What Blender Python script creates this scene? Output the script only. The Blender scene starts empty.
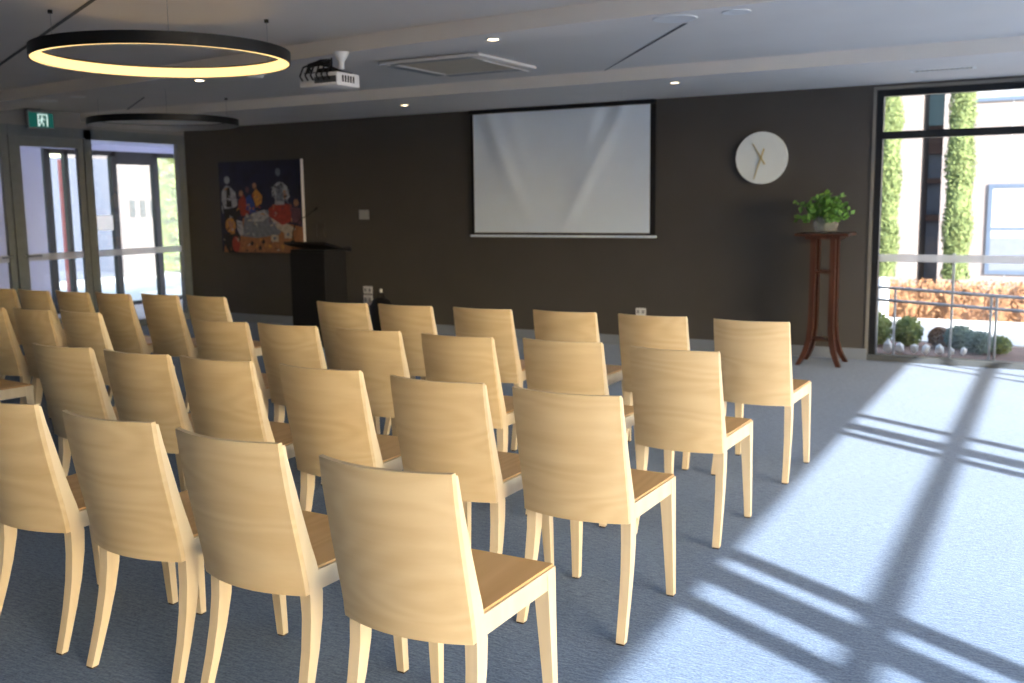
import bpy, bmesh, math, random
from mathutils import Vector, Matrix
random.seed(7)
S = bpy.context.scene
C = S.collection
PI = math.pi

# ------------------------------------------------------------------ materials
def new_mat(name):
    m = bpy.data.materials.new(name); m.use_nodes = True
    nt = m.node_tree; b = nt.nodes['Principled BSDF']
    return m, nt, b
def setv(b, **k):
    for n, v in k.items():
        n = n.replace('_', ' ')
        if n in b.inputs: b.inputs[n].default_value = v
def plain(name, col, rough=.5, metal=0., var=.06, scale=12., bump=0., coat=0.):
    m, nt, b = new_mat(name)
    setv(b, Roughness=rough, Metallic=metal)
    if coat: b.inputs['Coat Weight'].default_value = coat
    tc = nt.nodes.new('ShaderNodeTexCoord'); n = nt.nodes.new('ShaderNodeTexNoise')
    n.inputs['Scale'].default_value = scale; n.inputs['Detail'].default_value = 4
    nt.links.new(tc.outputs['Object'], n.inputs['Vector'])
    r = nt.nodes.new('ShaderNodeValToRGB')
    r.color_ramp.elements[0].position = .3; r.color_ramp.elements[1].position = .7
    r.color_ramp.elements[0].color = [c*(1-var) for c in col]+[1]
    r.color_ramp.elements[1].color = [min(1, c*(1+var)) for c in col]+[1]
    nt.links.new(n.outputs['Fac'], r.inputs['Fac']); nt.links.new(r.outputs['Color'], b.inputs['Base Color'])
    if bump:
        bp = nt.nodes.new('ShaderNodeBump'); bp.inputs['Strength'].default_value = bump; bp.inputs['Distance'].default_value = .002
        n2 = nt.nodes.new('ShaderNodeTexNoise'); n2.inputs['Scale'].default_value = scale*8
        nt.links.new(tc.outputs['Object'], n2.inputs['Vector'])
        nt.links.new(n2.outputs['Fac'], bp.inputs['Height']); nt.links.new(bp.outputs['Normal'], b.inputs['Normal'])
    return m
def emit(name, col, s):
    m, nt, b = new_mat(name)
    setv(b, Roughness=.5); b.inputs['Base Color'].default_value = [c*.6 for c in col]+[1]
    b.inputs['Emission Color'].default_value = list(col)+[1]; b.inputs['Emission Strength'].default_value = s
    return m
def wood(name, dark, light, grain=(1.5, 14, 22), rough=.42, rings=True):
    m, nt, b = new_mat(name); L = nt.links.new
    setv(b, Roughness=rough)
    tc = nt.nodes.new('ShaderNodeTexCoord'); oi = nt.nodes.new('ShaderNodeObjectInfo')
    ad = nt.nodes.new('ShaderNodeVectorMath'); ad.operation = 'ADD'
    sc = nt.nodes.new('ShaderNodeVectorMath'); sc.operation = 'SCALE'; sc.inputs['Scale'].default_value = 9.
    cb = nt.nodes.new('ShaderNodeCombineXYZ')
    for k in 'XYZ': L(oi.outputs['Random'], cb.inputs[k])
    L(cb.outputs[0], sc.inputs[0]); L(tc.outputs['Object'], ad.inputs[0]); L(sc.outputs[0], ad.inputs[1])
    mp = nt.nodes.new('ShaderNodeMapping'); mp.inputs['Scale'].default_value = grain
    L(ad.outputs[0], mp.inputs['Vector'])
    n = nt.nodes.new('ShaderNodeTexNoise'); n.inputs['Scale'].default_value = 1.0; n.inputs['Detail'].default_value = 5; n.inputs['Distortion'].default_value = .6
    L(mp.outputs[0], n.inputs['Vector'])
    mu = nt.nodes.new('ShaderNodeMath'); mu.operation = 'MULTIPLY'; mu.inputs[1].default_value = 7.
    si = nt.nodes.new('ShaderNodeMath'); si.operation = 'SINE'
    mr = nt.nodes.new('ShaderNodeMapRange'); mr.inputs['From Min'].default_value = -1; mr.inputs['From Max'].default_value = 1
    mr.inputs['To Min'].default_value = 0; mr.inputs['To Max'].default_value = .22
    m2 = nt.nodes.new('ShaderNodeMapping'); m2.inputs['Scale'].default_value = (grain[0]*.5, grain[1]*.25, grain[2]*.25)
    L(ad.outputs[0], m2.inputs['Vector'])
    n3 = nt.nodes.new('ShaderNodeTexNoise'); n3.inputs['Scale'].default_value = 1.; n3.inputs['Detail'].default_value = 1
    L(m2.outputs[0], n3.inputs['Vector'])
    L(n3.outputs['Fac'], mu.inputs[0]); mu.inputs[1].default_value = 64.
    L(mu.outputs[0], si.inputs[0]); L(si.outputs[0], mr.inputs['Value'])
    a2 = nt.nodes.new('ShaderNodeMath'); a2.operation = 'MULTIPLY_ADD'; a2.inputs[1].default_value = .75
    L(n.outputs['Fac'], a2.inputs[0]); L(mr.outputs[0], a2.inputs[2])
    r = nt.nodes.new('ShaderNodeValToRGB'); r.color_ramp.elements[0].position = .2; r.color_ramp.elements[1].position = .8
    r.color_ramp.elements[0].color = list(dark)+[1]; r.color_ramp.elements[1].color = list(light)+[1]
    L(a2.outputs[0], r.inputs['Fac']); L(r.outputs['Color'], b.inputs['Base Color'])
    return m
def glass(name, tint=(.97, .985, .98), refl=1.0):
    m = bpy.data.materials.new(name); m.use_nodes = True; nt = m.node_tree; L = nt.links.new
    nt.nodes.clear(); o = nt.nodes.new('ShaderNodeOutputMaterial'); t = nt.nodes.new('ShaderNodeBsdfTransparent')
    g = nt.nodes.new('ShaderNodeBsdfGlossy'); g.inputs['Roughness'].default_value = .01
    f = nt.nodes.new('ShaderNodeFresnel'); f.inputs['IOR'].default_value = 1.45
    mx = nt.nodes.new('ShaderNodeMixShader'); t.inputs['Color'].default_value = list(tint)+[1]
    L(f.outputs[0], mx.inputs[0]); L(t.outputs[0], mx.inputs[1]); L(g.outputs[0], mx.inputs[2]); L(mx.outputs[0], o.inputs[0])
    return m
def frosted(name, a=.55):
    m = bpy.data.materials.new(name); m.use_nodes = True; nt = m.node_tree; L = nt.links.new
    nt.nodes.clear(); o = nt.nodes.new('ShaderNodeOutputMaterial'); t = nt.nodes.new('ShaderNodeBsdfTransparent')
    g = nt.nodes.new('ShaderNodeBsdfTranslucent'); g.inputs['Color'].default_value = (.85, .88, .92, 1)
    d = nt.nodes.new('ShaderNodeBsdfDiffuse'); d.inputs['Color'].default_value = (.7, .72, .76, 1)
    m1 = nt.nodes.new('ShaderNodeMixShader'); m1.inputs[0].default_value = .4
    mx = nt.nodes.new('ShaderNodeMixShader'); mx.inputs[0].default_value = a
    L(g.outputs[0], m1.inputs[1]); L(d.outputs[0], m1.inputs[2])
    L(t.outputs[0], mx.inputs[1]); L(m1.outputs[0], mx.inputs[2]); L(mx.outputs[0], o.inputs[0])
    return m
def foliage(name, a, b_, rough=.6, scale=9.):
    m = plain(name, [(x+y)/2 for x, y in zip(a, b_)], rough, scale=scale)
    r = [n for n in m.node_tree.nodes if n.type == 'VALTORGB'][0]
    r.color_ramp.elements[0].color = list(a)+[1]; r.color_ramp.elements[1].color = list(b_)+[1]
    return m
def carpet():
    m, nt, b = new_mat('carpet'); L = nt.links.new
    setv(b, Roughness=.95); b.inputs['Sheen Weight'].default_value = .15
    tc = nt.nodes.new('ShaderNodeTexCoord')
    n1 = nt.nodes.new('ShaderNodeTexNoise'); n1.inputs['Scale'].default_value = 110; n1.inputs['Detail'].default_value = 3
    mp = nt.nodes.new('ShaderNodeMapping'); mp.inputs['Scale'].default_value = (26, 90, 1)
    n2 = nt.nodes.new('ShaderNodeTexNoise'); n2.inputs['Scale'].default_value = 1.; n2.inputs['Detail'].default_value = 3
    n3 = nt.nodes.new('ShaderNodeTexNoise'); n3.inputs['Scale'].default_value = 1.3
    bk = nt.nodes.new('ShaderNodeTexChecker'); bk.inputs['Scale'].default_value = 2.
    L(tc.outputs['Object'], n1.inputs['Vector']); L(tc.outputs['Object'], mp.inputs['Vector']); L(mp.outputs[0], n2.inputs['Vector'])
    L(tc.outputs['Object'], n3.inputs['Vector']); L(tc.outputs['Object'], bk.inputs['Vector'])
    a = nt.nodes.new('ShaderNodeMath'); a.operation = 'ADD'; L(n1.outputs['Fac'], a.inputs[0]); L(n2.outputs['Fac'], a.inputs[1])
    c = nt.nodes.new('ShaderNodeMath'); c.operation = 'MULTIPLY_ADD'; c.inputs[1].default_value = .025; L(bk.outputs['Fac'], c.inputs[0]); L(a.outputs[0], c.inputs[2])
    r = nt.nodes.new('ShaderNodeValToRGB'); r.color_ramp.elements[0].position = .7/2; r.color_ramp.elements[1].position = 1.35/2
    h = nt.nodes.new('ShaderNodeMath'); h.operation = 'MULTIPLY'; h.inputs[1].default_value = .5; L(c.outputs[0], h.inputs[0])
    r.color_ramp.elements[0].color = CARPET_D+(1,); r.color_ramp.elements[1].color = CARPET_L+(1,)
    L(h.outputs[0], r.inputs['Fac']); L(r.outputs['Color'], b.inputs['Base Color'])
    bp = nt.nodes.new('ShaderNodeBump'); bp.inputs['Strength'].default_value = .5; bp.inputs['Distance'].default_value = .004
    L(a.outputs[0], bp.inputs['Height']); L(bp.outputs['Normal'], b.inputs['Normal'])
    return m
CARPET_D = (.050, .098, .205); CARPET_L = (.150, .245, .415)
M = dict(
    carpet=carpet(),
    wall=plain('wall_paint', (.067, .062, .059), .75, var=.04, scale=3, bump=.15),
    reveal=plain('reveal_paint', (.20, .19, .175), .7, var=.03),
    ceiling=plain('ceiling_paint', (.74, .70, .67), .9, var=.02, scale=2),
    gap=plain('shadow_gap', (.12, .12, .12), .9),
    skirt=plain('skirting', (.20, .23, .29), .6, var=.03),
    pale=plain('pale_wall', (.30, .30, .31), .8, var=.03),
    frame=plain('dark_frame', (.018, .02, .024), .4, metal=.3),
    sill=plain('grey_sill', (.10, .11, .12), .45, metal=.3),
    gframe=plain('grey_frame', (.20, .23, .26), .45, metal=.2),
    glass=glass('glass'), decal=frosted('frosted_band', .62),
    beech=wood('beech', (.68, .50, .275), (.80, .635, .395)),
    beech_leg=wood('beech_solid', (.76, .61, .40), (.85, .71, .51), grain=(16, 16, 1.5)),
    seat=wood('seat_veneer', (.60, .33, .125), (.74, .46, .21), grain=(12, 1.5, 20), rough=.38),
    cap=plain('foot_cap', (.05, .03, .02), .6),
    black=plain('black_lacquer', (.006, .006, .008), .55),
    blackm=plain('black_metal', (.012, .012, .013), .45, metal=.4),
    screen=plain('screen_fabric', (.71, .82, .98), .9, var=.015, scale=4),
    white=plain('white_plastic', (.75, .75, .76), .45, var=.02),
    grey=plain('grey_plastic', (.30, .31, .33), .5, var=.03),
    clock=plain('clock_face', (.76, .82, .84), .6, var=.01),
    brass=plain('brass', (.62, .50, .24), .35, metal=.6),
    maho=wood('mahogany', (.028, .010, .006), (.090, .031, .018), grain=(14, 14, 1.6), rough=.3),
    led=emit('warm_led', (1., .66, .25), 1.15), ledoff=plain('diffuser_off', (.30, .29, .29), .6),
    lamp=emit('lamp_disc', (1., .78, .48), 9.), chrome=plain('chrome', (.6, .6, .6), .25, metal=1.),
    green=foliage('leaf', (.05, .15, .02), (.18, .38, .07), .5, 30),
    stem=plain('stem', (.07, .13, .03), .6),
    water=frosted('vase_glass', .17),
    beige=plain('beige_panel', (.55, .50, .42), .7),
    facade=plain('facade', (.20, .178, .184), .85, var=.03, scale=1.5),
    concrete=plain('concrete', (.62, .61, .60), .85, var=.05, scale=3),
    cypress=foliage('cypress', (.045, .075, .02), (.15, .19, .07), .8, 14),
    hedge=foliage('autumn_hedge', (.13, .055, .025), (.30, .16, .075), .8, 12),
    bush=foliage('bush', (.10, .16, .06), (.35, .38, .10), .8, 10),
    bluebush=foliage('bluebush', (.09, .14, .12), (.20, .27, .20), .8, 10),
    lime=foliage('lime_hedge', (.10, .17, .02), (.36, .42, .07), .8, 5),
    rock=plain('white_rock', (.75, .73, .72), .8, var=.1), soil=plain('soil', (.22, .13, .10), .9, var=.2),
    bluewall=plain('blue_grey_wall', (.065, .08, .125), .8, var=.04, scale=1),
    lilac=plain('vestibule_white', (.56, .59, .80), .7, var=.02),
    red=plain('red_paint', (.36, .02, .03), .4), darkglass=plain('dark_glass', (.14, .16, .22), .4),
    steel=plain('steel_rail', (.55, .57, .60), .35, metal=.6), brown=plain('brown_cladding', (.12, .07, .06), .7),
    cyan=plain('pale_cyan_cladding', (.17, .27, .30), .7), blind=plain('blind', (.34, .37, .44), .7),
    bluetrim=plain('blue_trim', (.07, .10, .16), .5),
    exitg=emit('exit_green', (.01, .16, .13), .25), exitw=emit('exit_white', (.75, .95, .90), .55),
)

# ------------------------------------------------------------------ mesh helpers
def V(*a): return Vector(a)
class MB:
    def __init__(s): s.bm = bmesh.new(); s.mi = 0
    def _n(s, faces, mi=None):
        for f in faces: f.material_index = s.mi if mi is None else mi
    def box(s, a, b, bevel=0., mi=None):
        (x0, y0, z0), (x1, y1, z1) = a, b
        x0, x1 = min(x0, x1), max(x0, x1); y0, y1 = min(y0, y1), max(y0, y1); z0, z1 = min(z0, z1), max(z0, z1)
        v = [s.bm.verts.new(p) for p in ((x0,y0,z0),(x1,y0,z0),(x1,y1,z0),(x0,y1,z0),(x0,y0,z1),(x1,y0,z1),(x1,y1,z1),(x0,y1,z1))]
        fs = [s.bm.faces.new([v[i] for i in q]) for q in ((0,3,2,1),(4,5,6,7),(0,1,5,4),(1,2,6,5),(2,3,7,6),(3,0,4,7))]
        s._n(fs, mi)
        if bevel:
            es = {e for f in fs for e in f.edges}
            r = bmesh.ops.bevel(s.bm, geom=list(es), offset=bevel, segments=2, affect='EDGES', profile=.5)
            s._n(r['faces'], mi)
        return s
    def loft(s, rings, caps=True, mi=None, closed=True):
        R = [[s.bm.verts.new(p) for p in r] for r in rings]; fs = []
        n = len(rings[0])
        for a, b in zip(R[:-1], R[1:]):
            for i in range(n if closed else n-1):
                j = (i+1) % n; fs.append(s.bm.faces.new((a[i], a[j], b[j], b[i])))
        if caps: fs.append(s.bm.faces.new(list(reversed(R[0])))); fs.append(s.bm.faces.new(R[-1]))
        s._n(fs, mi); return fs
    def prism(s, pts, d, mi=None):   # pts polygon (3d), extruded along d
        d = Vector(d); s.loft([[Vector(p) for p in pts], [Vector(p)+d for p in pts]], mi=mi); return s
    def tube(s, pts, r, n=8, mi=None):
        pts = [Vector(p) for p in pts]; rings = []
        rr = r if isinstance(r, (list, tuple)) else [r]*len(pts)
        up = None
        for i, p in enumerate(pts):
            t = (pts[min(i+1, len(pts)-1)]-pts[max(i-1, 0)]).normalized()
            if up is None: up = t.orthogonal().normalized()
            up = (up - t*up.dot(t)).normalized(); q = t.cross(up)
            rings.append([p+(up*math.cos(2*PI*k/n)+q*math.sin(2*PI*k/n))*rr[i] for k in range(n)])
        s.loft(rings, mi=mi); return s
    def lathe(s, prof, c=(0, 0, 0), n=32, mi=None, closed=False):   # prof (r,z)
        c = Vector(c); R = []
        for r, z in prof: R.append([s.bm.verts.new(c+V(r*math.cos(2*PI*k/n), r*math.sin(2*PI*k/n), z)) for k in range(n)])
        fs = []
        prs = list(zip(R[:-1], R[1:]))
        if closed: prs.append((R[-1], R[0]))
        for a, b in prs:
            for i in range(n):
                j = (i+1) % n; fs.append(s.bm.faces.new((a[i], a[j], b[j], b[i])))
        if not closed:
            fs.append(s.bm.faces.new(list(reversed(R[0])))); fs.append(s.bm.faces.new(R[-1]))
        s._n(fs, mi); return s
    def cyl(s, c, r, h, n=24, axis='z', mi=None, r2=None):
        c = Vector(c); r2 = r if r2 is None else r2
        ax = {'x': V(1,0,0), 'y': V(0,1,0), 'z': V(0,0,1)}[axis]; u = ax.orthogonal().normalized(); w = ax.cross(u)
        s.loft([[c+(u*math.cos(2*PI*k/n)+w*math.sin(2*PI*k/n))*q+ax*t for k in range(n)] for q, t in ((r, 0), (r2, h))], mi=mi); return s
    def quad(s, *p, mi=None):
        f = s.bm.faces.new([s.bm.verts.new(q) for q in p]); s._n([f], mi); return s
    def blob(s, c, r, sub=2, jit=.15, mi=None):
        res = bmesh.ops.create_icosphere(s.bm, subdivisions=sub, radius=1.)
        for v in res['verts']:
            k = 1+random.uniform(-jit, jit); v.co = Vector(c)+V(v.co.x*r[0]*k, v.co.y*r[1]*k, v.co.z*r[2]*k)
        s._n({f for v in res['verts'] for f in v.link_faces}, mi); return s
    def leaves(s, n, fn, size, mi=None):
        for _ in range(n):
            p = Vector(fn()); a = Vector([random.gauss(0, 1) for _ in range(3)]).normalized()
            b = a.orthogonal().normalized(); w = size*random.uniform(.6, 1.3)
            f = s.bm.faces.new([s.bm.verts.new(q) for q in (p-a*w, p+b*w*.45, p+a*w, p-b*w*.45)]); s._n([f], mi)
        return s
    def build(s, name, mats, parent=None, smooth=False, loc=None, rot=None, recalc=True):
        if recalc: bmesh.ops.recalc_face_normals(s.bm, faces=s.bm.faces[:])
        me = bpy.data.meshes.new(name); s.bm.to_mesh(me); s.bm.free()
        for m in (mats if isinstance(mats, (list, tuple)) else [mats]): me.materials.append(m)
        if smooth:
            for p in me.polygons: p.use_smooth = True
            try: me.set_sharp_from_angle(angle=math.radians(38))
            except Exception: pass
        o = bpy.data.objects.new(name, me); C.objects.link(o)
        if parent: o.parent = parent
        if loc: o.location = loc
        if rot: o.rotation_euler = rot
        return o
def tag(o, label, cat, group=None, kind=None):
    if label: o['label'] = label
    if cat: o['category'] = cat
    if group: o['group'] = group
    if kind: o['kind'] = kind
    return o
def empty(name, loc=(0, 0, 0), rz=0):
    o = bpy.data.objects.new(name, None); o.empty_display_size = .1; C.objects.link(o); o.location = loc; o.rotation_euler = (0, 0, rz); return o
def thing(name, label, cat, loc=(0, 0, 0), rz=0, group=None): return tag(empty(name, loc, rz), label, cat, group)
def struct(o, label, cat): return tag(o, label, cat, kind='structure')
def copy_tree(o, parent=None):
    c = o.copy(); C.objects.link(c); c.parent = parent
    for ch in list(o.children): copy_tree(ch, c)
    return c

YW = 9.58; XL = -10.2; XR = 3.6; YB = -3.4; ZC = 2.5; ZU = 2.6
XE = -12.5   # vestibule's outer glazing
# ------------------------------------------------------------------ camera
f_, yaw, pit, rol = 991.582, .505535, .139683, -.012820
fw = V(-math.sin(yaw)*math.cos(pit), math.cos(yaw)*math.cos(pit), -math.sin(pit))
r0 = fw.cross(V(0, 0, 1)).normalized(); u0 = r0.cross(fw)
rr = r0*math.cos(rol)+u0*math.sin(rol); uu = -r0*math.sin(rol)+u0*math.cos(rol)
cam = bpy.data.cameras.new('camera'); co = bpy.data.objects.new('camera', cam); C.objects.link(co)
co.matrix_world = Matrix(((rr.x, uu.x, -fw.x, 0), (rr.y, uu.y, -fw.y, 0), (rr.z, uu.z, -fw.z, 1.5), (0, 0, 0, 1)))
cam.sensor_width = 36; cam.lens = f_/1024*36; cam.clip_end = 300; cam.clip_start = .05
cam.dof.use_dof = True; cam.dof.focus_distance = 2.9; cam.dof.aperture_fstop = 4.0
S.camera = co

# ------------------------------------------------------------------ room shell
b = MB(); b.box((XL, YB, -.12), (XR, YW, 0)); struct(b.build('floor', M['carpet']), 'blue-grey woven carpet floor with bright sun patches at the right', 'floor')
b = MB(); b.box((XE-.1, 4.4, -.12), (XL, 13.4, -.002)); struct(b.build('floor_vestibule', M['concrete']), 'pale floor of the glazed entrance lobby beyond the left doors', 'floor')
# front wall with the big window opening
WX0, WX1, WZ = -1.52, 1.30, 2.45
b = MB()
b.box((XL, YW, -.12), (WX0, YW+.16, 2.75)); b.box((WX0, YW, WZ), (WX1, YW+.16, 2.75)); b.box((WX1, YW, -.12), (XR+.1, YW+.16, 2.75)); b.box((WX0, YW, -.12), (WX1, YW+.16, 0))
struct(b.build('wall_front', M['wall']), 'dark taupe painted wall behind the projection screen', 'wall')
b = MB(); b.box((XL-.1, YB-.15, -.12), (XR+.1, YB, 2.75)); struct(b.build('wall_back', M['pale']), 'pale wall behind the camera', 'wall')
# left wall: solid part towards the camera
b = MB(); b.box((XL-.12, YB, -.12), (XL, 6.2, 2.75)); b.box((XL-.12, 6.2, 2.42), (XL, YW, 2.75))
struct(b.build('wall_left', M['pale']), 'pale left wall and bulkhead above the glazed doors', 'wall')
# right wall lintel; glazing fills the rest
b = MB(); b.box((XR, YB, 2.46), (XR+.12, YW, 2.75)); b.box((XR, 8.35, 0), (XR+.12, YW, 2.46)); b.box((XR, YB, 0), (XR+.12, -2.6, 2.46))
struct(b.build('wall_right', M['pale']), 'pale lintel and ends of the window wall on the right', 'wall')
# skirting
b = MB(); b.box((XL, YW-.014, 0), (WX0-.01, YW, .105), .003); struct(b.build('baseboard_front', M['skirt']), 'grey-blue baseboard along the dark wall', 'baseboard')

# ceiling: soffit 1 / folded bay / beam / near bay
BEAM = [(3.6, 5.27), (-1.8, 5.27), (-2.5, 5.28), (-3.2, 5.32), (-3.9, 5.39), (-4.6, 5.48), (-5.3, 5.58), (-6.2, 5.71), (-10.2, 6.25)]
def beam_y(x, back):   # the beam bends slightly towards the left of the room
    pts = BEAM
    for (xa, ya), (xb, yb) in zip(pts[:-1], pts[1:]):
        if xb <= x <= xa: y = ya+(yb-ya)*(x-xa)/(xb-xa); break
    return y+(.36 if back else 0)+(.12*max(0, (-3.2-x)/7) if back else 0)
b = MB()
b.box((XL, 8.0, ZC), (XR, YW, 2.75))
struct(b.build('ceiling_front_soffit', M['ceiling']), 'pale lowered ceiling strip along the dark wall', 'ceiling')
b = MB()
xs = [p[0] for p in BEAM]
for xa, xb in zip(xs[:-1], xs[1:]):
    b.prism([(xa, beam_y(xa, 0), ZC), (xb, beam_y(xb, 0), ZC), (xb, beam_y(xb, 1), ZC), (xa, beam_y(xa, 1), ZC)], (0, 0, .25))
struct(b.build('ceiling_beam', M['ceiling']), 'pale dropped ceiling beam crossing the room above the chairs', 'ceiling')
# far bay: three folded panels; triangle tips up on its right side along the shadow gap
ap = V(-3.5, 8.02, 2.600); lb = V(-3.45, 5.4, 2.603); rb = V(-1.52, 5.4, 2.610)
b = MB()
b.prism([(XL, 8.02, 2.6), ap, lb, (XL, 5.4, 2.64)], (0, 0, .12))
b.prism([ap, rb, lb], (0, 0, .10))
b.prism([(-3.5, 8.02, 2.605), (XR, 8.02, 2.605), (XR, 5.2, 2.605), (-1.52, 5.2, 2.605), (-1.52, 5.4, 2.605)], (0, 0, .12))
struct(b.build('ceiling_far_bay', M['ceiling'], recalc=True), 'folded ceiling panels between the beam and the front strip', 'ceiling')
b = MB(); d = (rb-ap).normalized(); n_ = V(d.y, -d.x, 0)*.013
b.prism([V(-3.5, 8.0, 2.5995), V(-1.52, 5.35, 2.5995), V(-1.52, 5.35, 2.5995)+n_*-1, V(-3.5, 8.0, 2.5995)-n_], (0, 0, .004))
q0, q1 = V(-8.35, 7.3, 2.609), V(-10.1, 8.0, 2.597)
b.prism([(-8.30, 7.28, 2.606), (-10.1, 8.45, 2.593), (-10.1, 8.47, 2.593), (-8.30, 7.30, 2.606)], (0, 0, .004))
struct(b.build('trim_1', M['gap']), 'dark shadow gap line creasing the far ceiling panels', 'ceiling joint')
b = MB()
b.prism([(XL, YB, 2.6), (XR, YB, 2.6)]+[(x, y+.03, 2.6) for x, y in BEAM], (0, 0, .12))
struct(b.build('ceiling_near_bay', M['ceiling']), 'grey ceiling above the nearest chairs', 'ceiling')
b = MB(); b.prism([(-7.9, 5.286, 2.596), (-3.7, 3.306, 2.596), (-3.7, 3.331, 2.596), (-7.9, 5.311, 2.596)], (0, 0, .006))
struct(b.build('trim_2', M['gap']), 'dark shadow gap line in the ceiling above the lit ring', 'ceiling joint')
b = MB(); b.box((XL-.12, YB-.15, 2.73), (XR+.12, YW+.16, 2.80)); struct(b.build('ceiling_roof_slab', M['concrete']), 'roof slab above the ceiling', 'roof')

# ------------------------------------------------------------------ windows
def rect_frame_y(b, x0, x1, z0, z1, y0, y1, w, wb=None):
    wb = w if wb is None else wb
    b.box((x0, y0, z0), (x0+w, y1, z1)); b.box((x1-w, y0, z0), (x1, y1, z1)); b.box((x0+w, y0, z1-w), (x1-w, y1, z1)); b.box((x0+w, y0, z0), (x1-w, y1, z0+wb))
w1 = empty('window_1', (0, 0, 0)); struct(w1, 'full-height black framed window at the right end of the dark wall', 'window')
b = MB(); rect_frame_y(b, WX0, WX1, .0, WZ, YW+.02, YW+.10, .055, .055); b.box((WX0+.055, YW+.02, 2.02), (WX1-.055, YW+.10, 2.085))
b.build('window_frame', M['frame'], w1)
b = MB(); b.box((WX0-.008, YW-.012, 0.001), (WX1, YW+.02, .055), .003); b.build('window_sill', M['sill'], w1)['label'] = 'grey metal sill'
b = MB(); b.box((WX0+.055, YW+.055, .055), (WX1-.055, YW+.061, 2.02)); b.build('glass_pane', M['glass'], w1)
b = MB(); b.box((WX0+.055, YW+.055, 2.085), (WX1-.055, YW+.061, WZ-.055)); b.build('glass_pane', M['glass'], w1)
b = MB(); b.box((WX0+.055, YW+.050, .915), (WX1-.055, YW+.052, .985)); b.build('safety_band', M['decal'], w1)['label'] = 'frosted safety band'
b = MB(); b.box((WX0-.03, YW-.010, 0), (WX0-.004, YW+.0, WZ+.02)); b.box((WX0-.03, YW-.010, WZ+.004), (WX1, YW+.0, WZ+.03)); b.build('reveal_trim', M['reveal'], w1)

# right wall glazing (source of the sun patches): stiles along y, transom and head
w2 = empty('window_2', (XR, 0, 0)); struct(w2, 'dark framed glazed sliding wall along the right side', 'window')
b = MB(); b.box((0, -2.6, 2.415), (.08, 8.35, 2.46)); b.box((0, -2.6, 2.035), (.05, 8.35, 2.085)); b.box((0, -2.6, 0), (.08, 8.35, .05))
for y, w in ((-2.6, .06), (-2.05, .06), (-1.8, .06), (.67, .11), (.98, .17), (1.24, .11), (3.72, .09), (3.95, .16), (4.31, .09), (6.72, .03), (6.98, .03), (8.29, .06)):
    b.box((.0, y-w/2, 0), (.05, y+w/2, 2.46))
b.build('window_frame', M['frame'], w2)
for ya, yb in ((-2.6, .98), (.98, 3.95), (3.95, 6.98), (6.98, 8.3)):
    b = MB(); b.box((.022, ya, .05), (.028, yb, 2.40)); b.build('glass_pane', M['glass'], w2)

# left glazing: two door leaves, fixed light, safety bands
w3 = empty('window_3', (XL, 0, 0)); struct(w3, 'grey framed glazed screen between the room and the lobby', 'window')
b = MB()
b.box((-.08, 6.2, 0), (0, 6.26, 2.42)); b.box((-.08, 7.05, 0), (0.01, 7.115, 2.42)); b.box((-.08, 8.02, 0), (.0, 8.13, 2.42)); b.box((-.08, 9.46, 0), (0, YW, 2.42))
b.box((-.08, 6.26, 2.30), (0, 9.46, 2.42)); b.box((-.08, 8.13, 0), (0, 9.46, .08))
b.build('window_frame', M['gframe'], w3)
b = MB(); b.box((-.045, 8.13, .08), (-.038, 9.46, 2.30)); b.build('glass_pane', M['glass'], w3)
b = MB(); b.box((-.036, 8.13, .905), (-.034, 9.46, .985)); b.build('safety_band', M['decal'], w3)
def leaf(n, y0, y1, hy, hd):
    d = empty('door_%d' % n, (XL, 0, 0))
    struct(d, 'grey framed glass lobby door %s' % ('below the exit sign' if n == 1 else 'at the far left edge, beside the dark post'), 'door')
    b = MB(); b.box((-.06, y0, .01), (-.01, y0+.075, 2.298)); b.box((-.06, y1-.075, .01), (-.01, y1, 2.298)); b.box((-.06, y0+.075, 2.19), (-.01, y1-.075, 2.298)); b.box((-.06, y0+.075, .01), (-.01, y1-.075, .22))
    b.build('door_frame', M['gframe'], d)
    b = MB(); b.box((-.038, y0+.075, .22), (-.032, y1-.075, 2.19)); b.build('glass_pane', M['glass'], d)
    b = MB(); b.box((-.030, y0+.075, .905), (-.028, y1-.075, .985)); b.build('safety_band', M['decal'], d)
    b = MB(); b.cyl((-.01, hy, .965), .022, .02, axis='x'); b.tube([(.0, hy, .965), (.045, hy, .965), (.05, hy+hd*.03, .965), (.05, hy+hd*.16, .965)], .010)
    b.build('door_handle', M['gframe'], d, smooth=True)
leaf(1, 7.12, 8.015, 7.16, 1)
leaf(2, 6.265, 7.045, 7.0, -1)

# ------------------------------------------------------------------ lobby beyond the doors
b = MB(); b.box((XE, 4.4, 2.42), (XL-.12, 13.4, 2.5)); struct(b.build('ceiling_vestibule', M['lilac']), 'white ceiling of the entrance lobby', 'ceiling')
b = MB(); b.box((XE-.1, 4.4, 0), (XE, 9.12, 2.5)); b.box((XE-.1, 13.3, 0), (XL, 13.4, 2.5)); b.box((XE, 4.3, 0), (XL-.12, 4.4, 2.5))
b.box((XE-.1, 9.12, 2.33), (XE, 13.3, 2.5))
struct(b.build('wall_vestibule', M['lilac']), 'white lobby wall seen through the glass doors', 'wall')
w4 = empty('window_4', (XE, 0, 0)); struct(w4, 'black framed outer glazing of the lobby', 'window')
b = MB()
for y, w in ((9.21, .10), (9.52, .06), (10.33, .09), (11.12, .10), (13.25, .1)): b.box((-.08, y-w/2, 0), (0, y+w/2, 2.33))
b.box((-.08, 9.2, 2.26), (0, 13.3, 2.33)); b.box((-.08, 9.2, 0), (0, 13.3, .06)); b.box((-.08, 10.37, 2.14), (0, 11.08, 2.26))
b.build('window_frame', M['frame'], w4)
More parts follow.
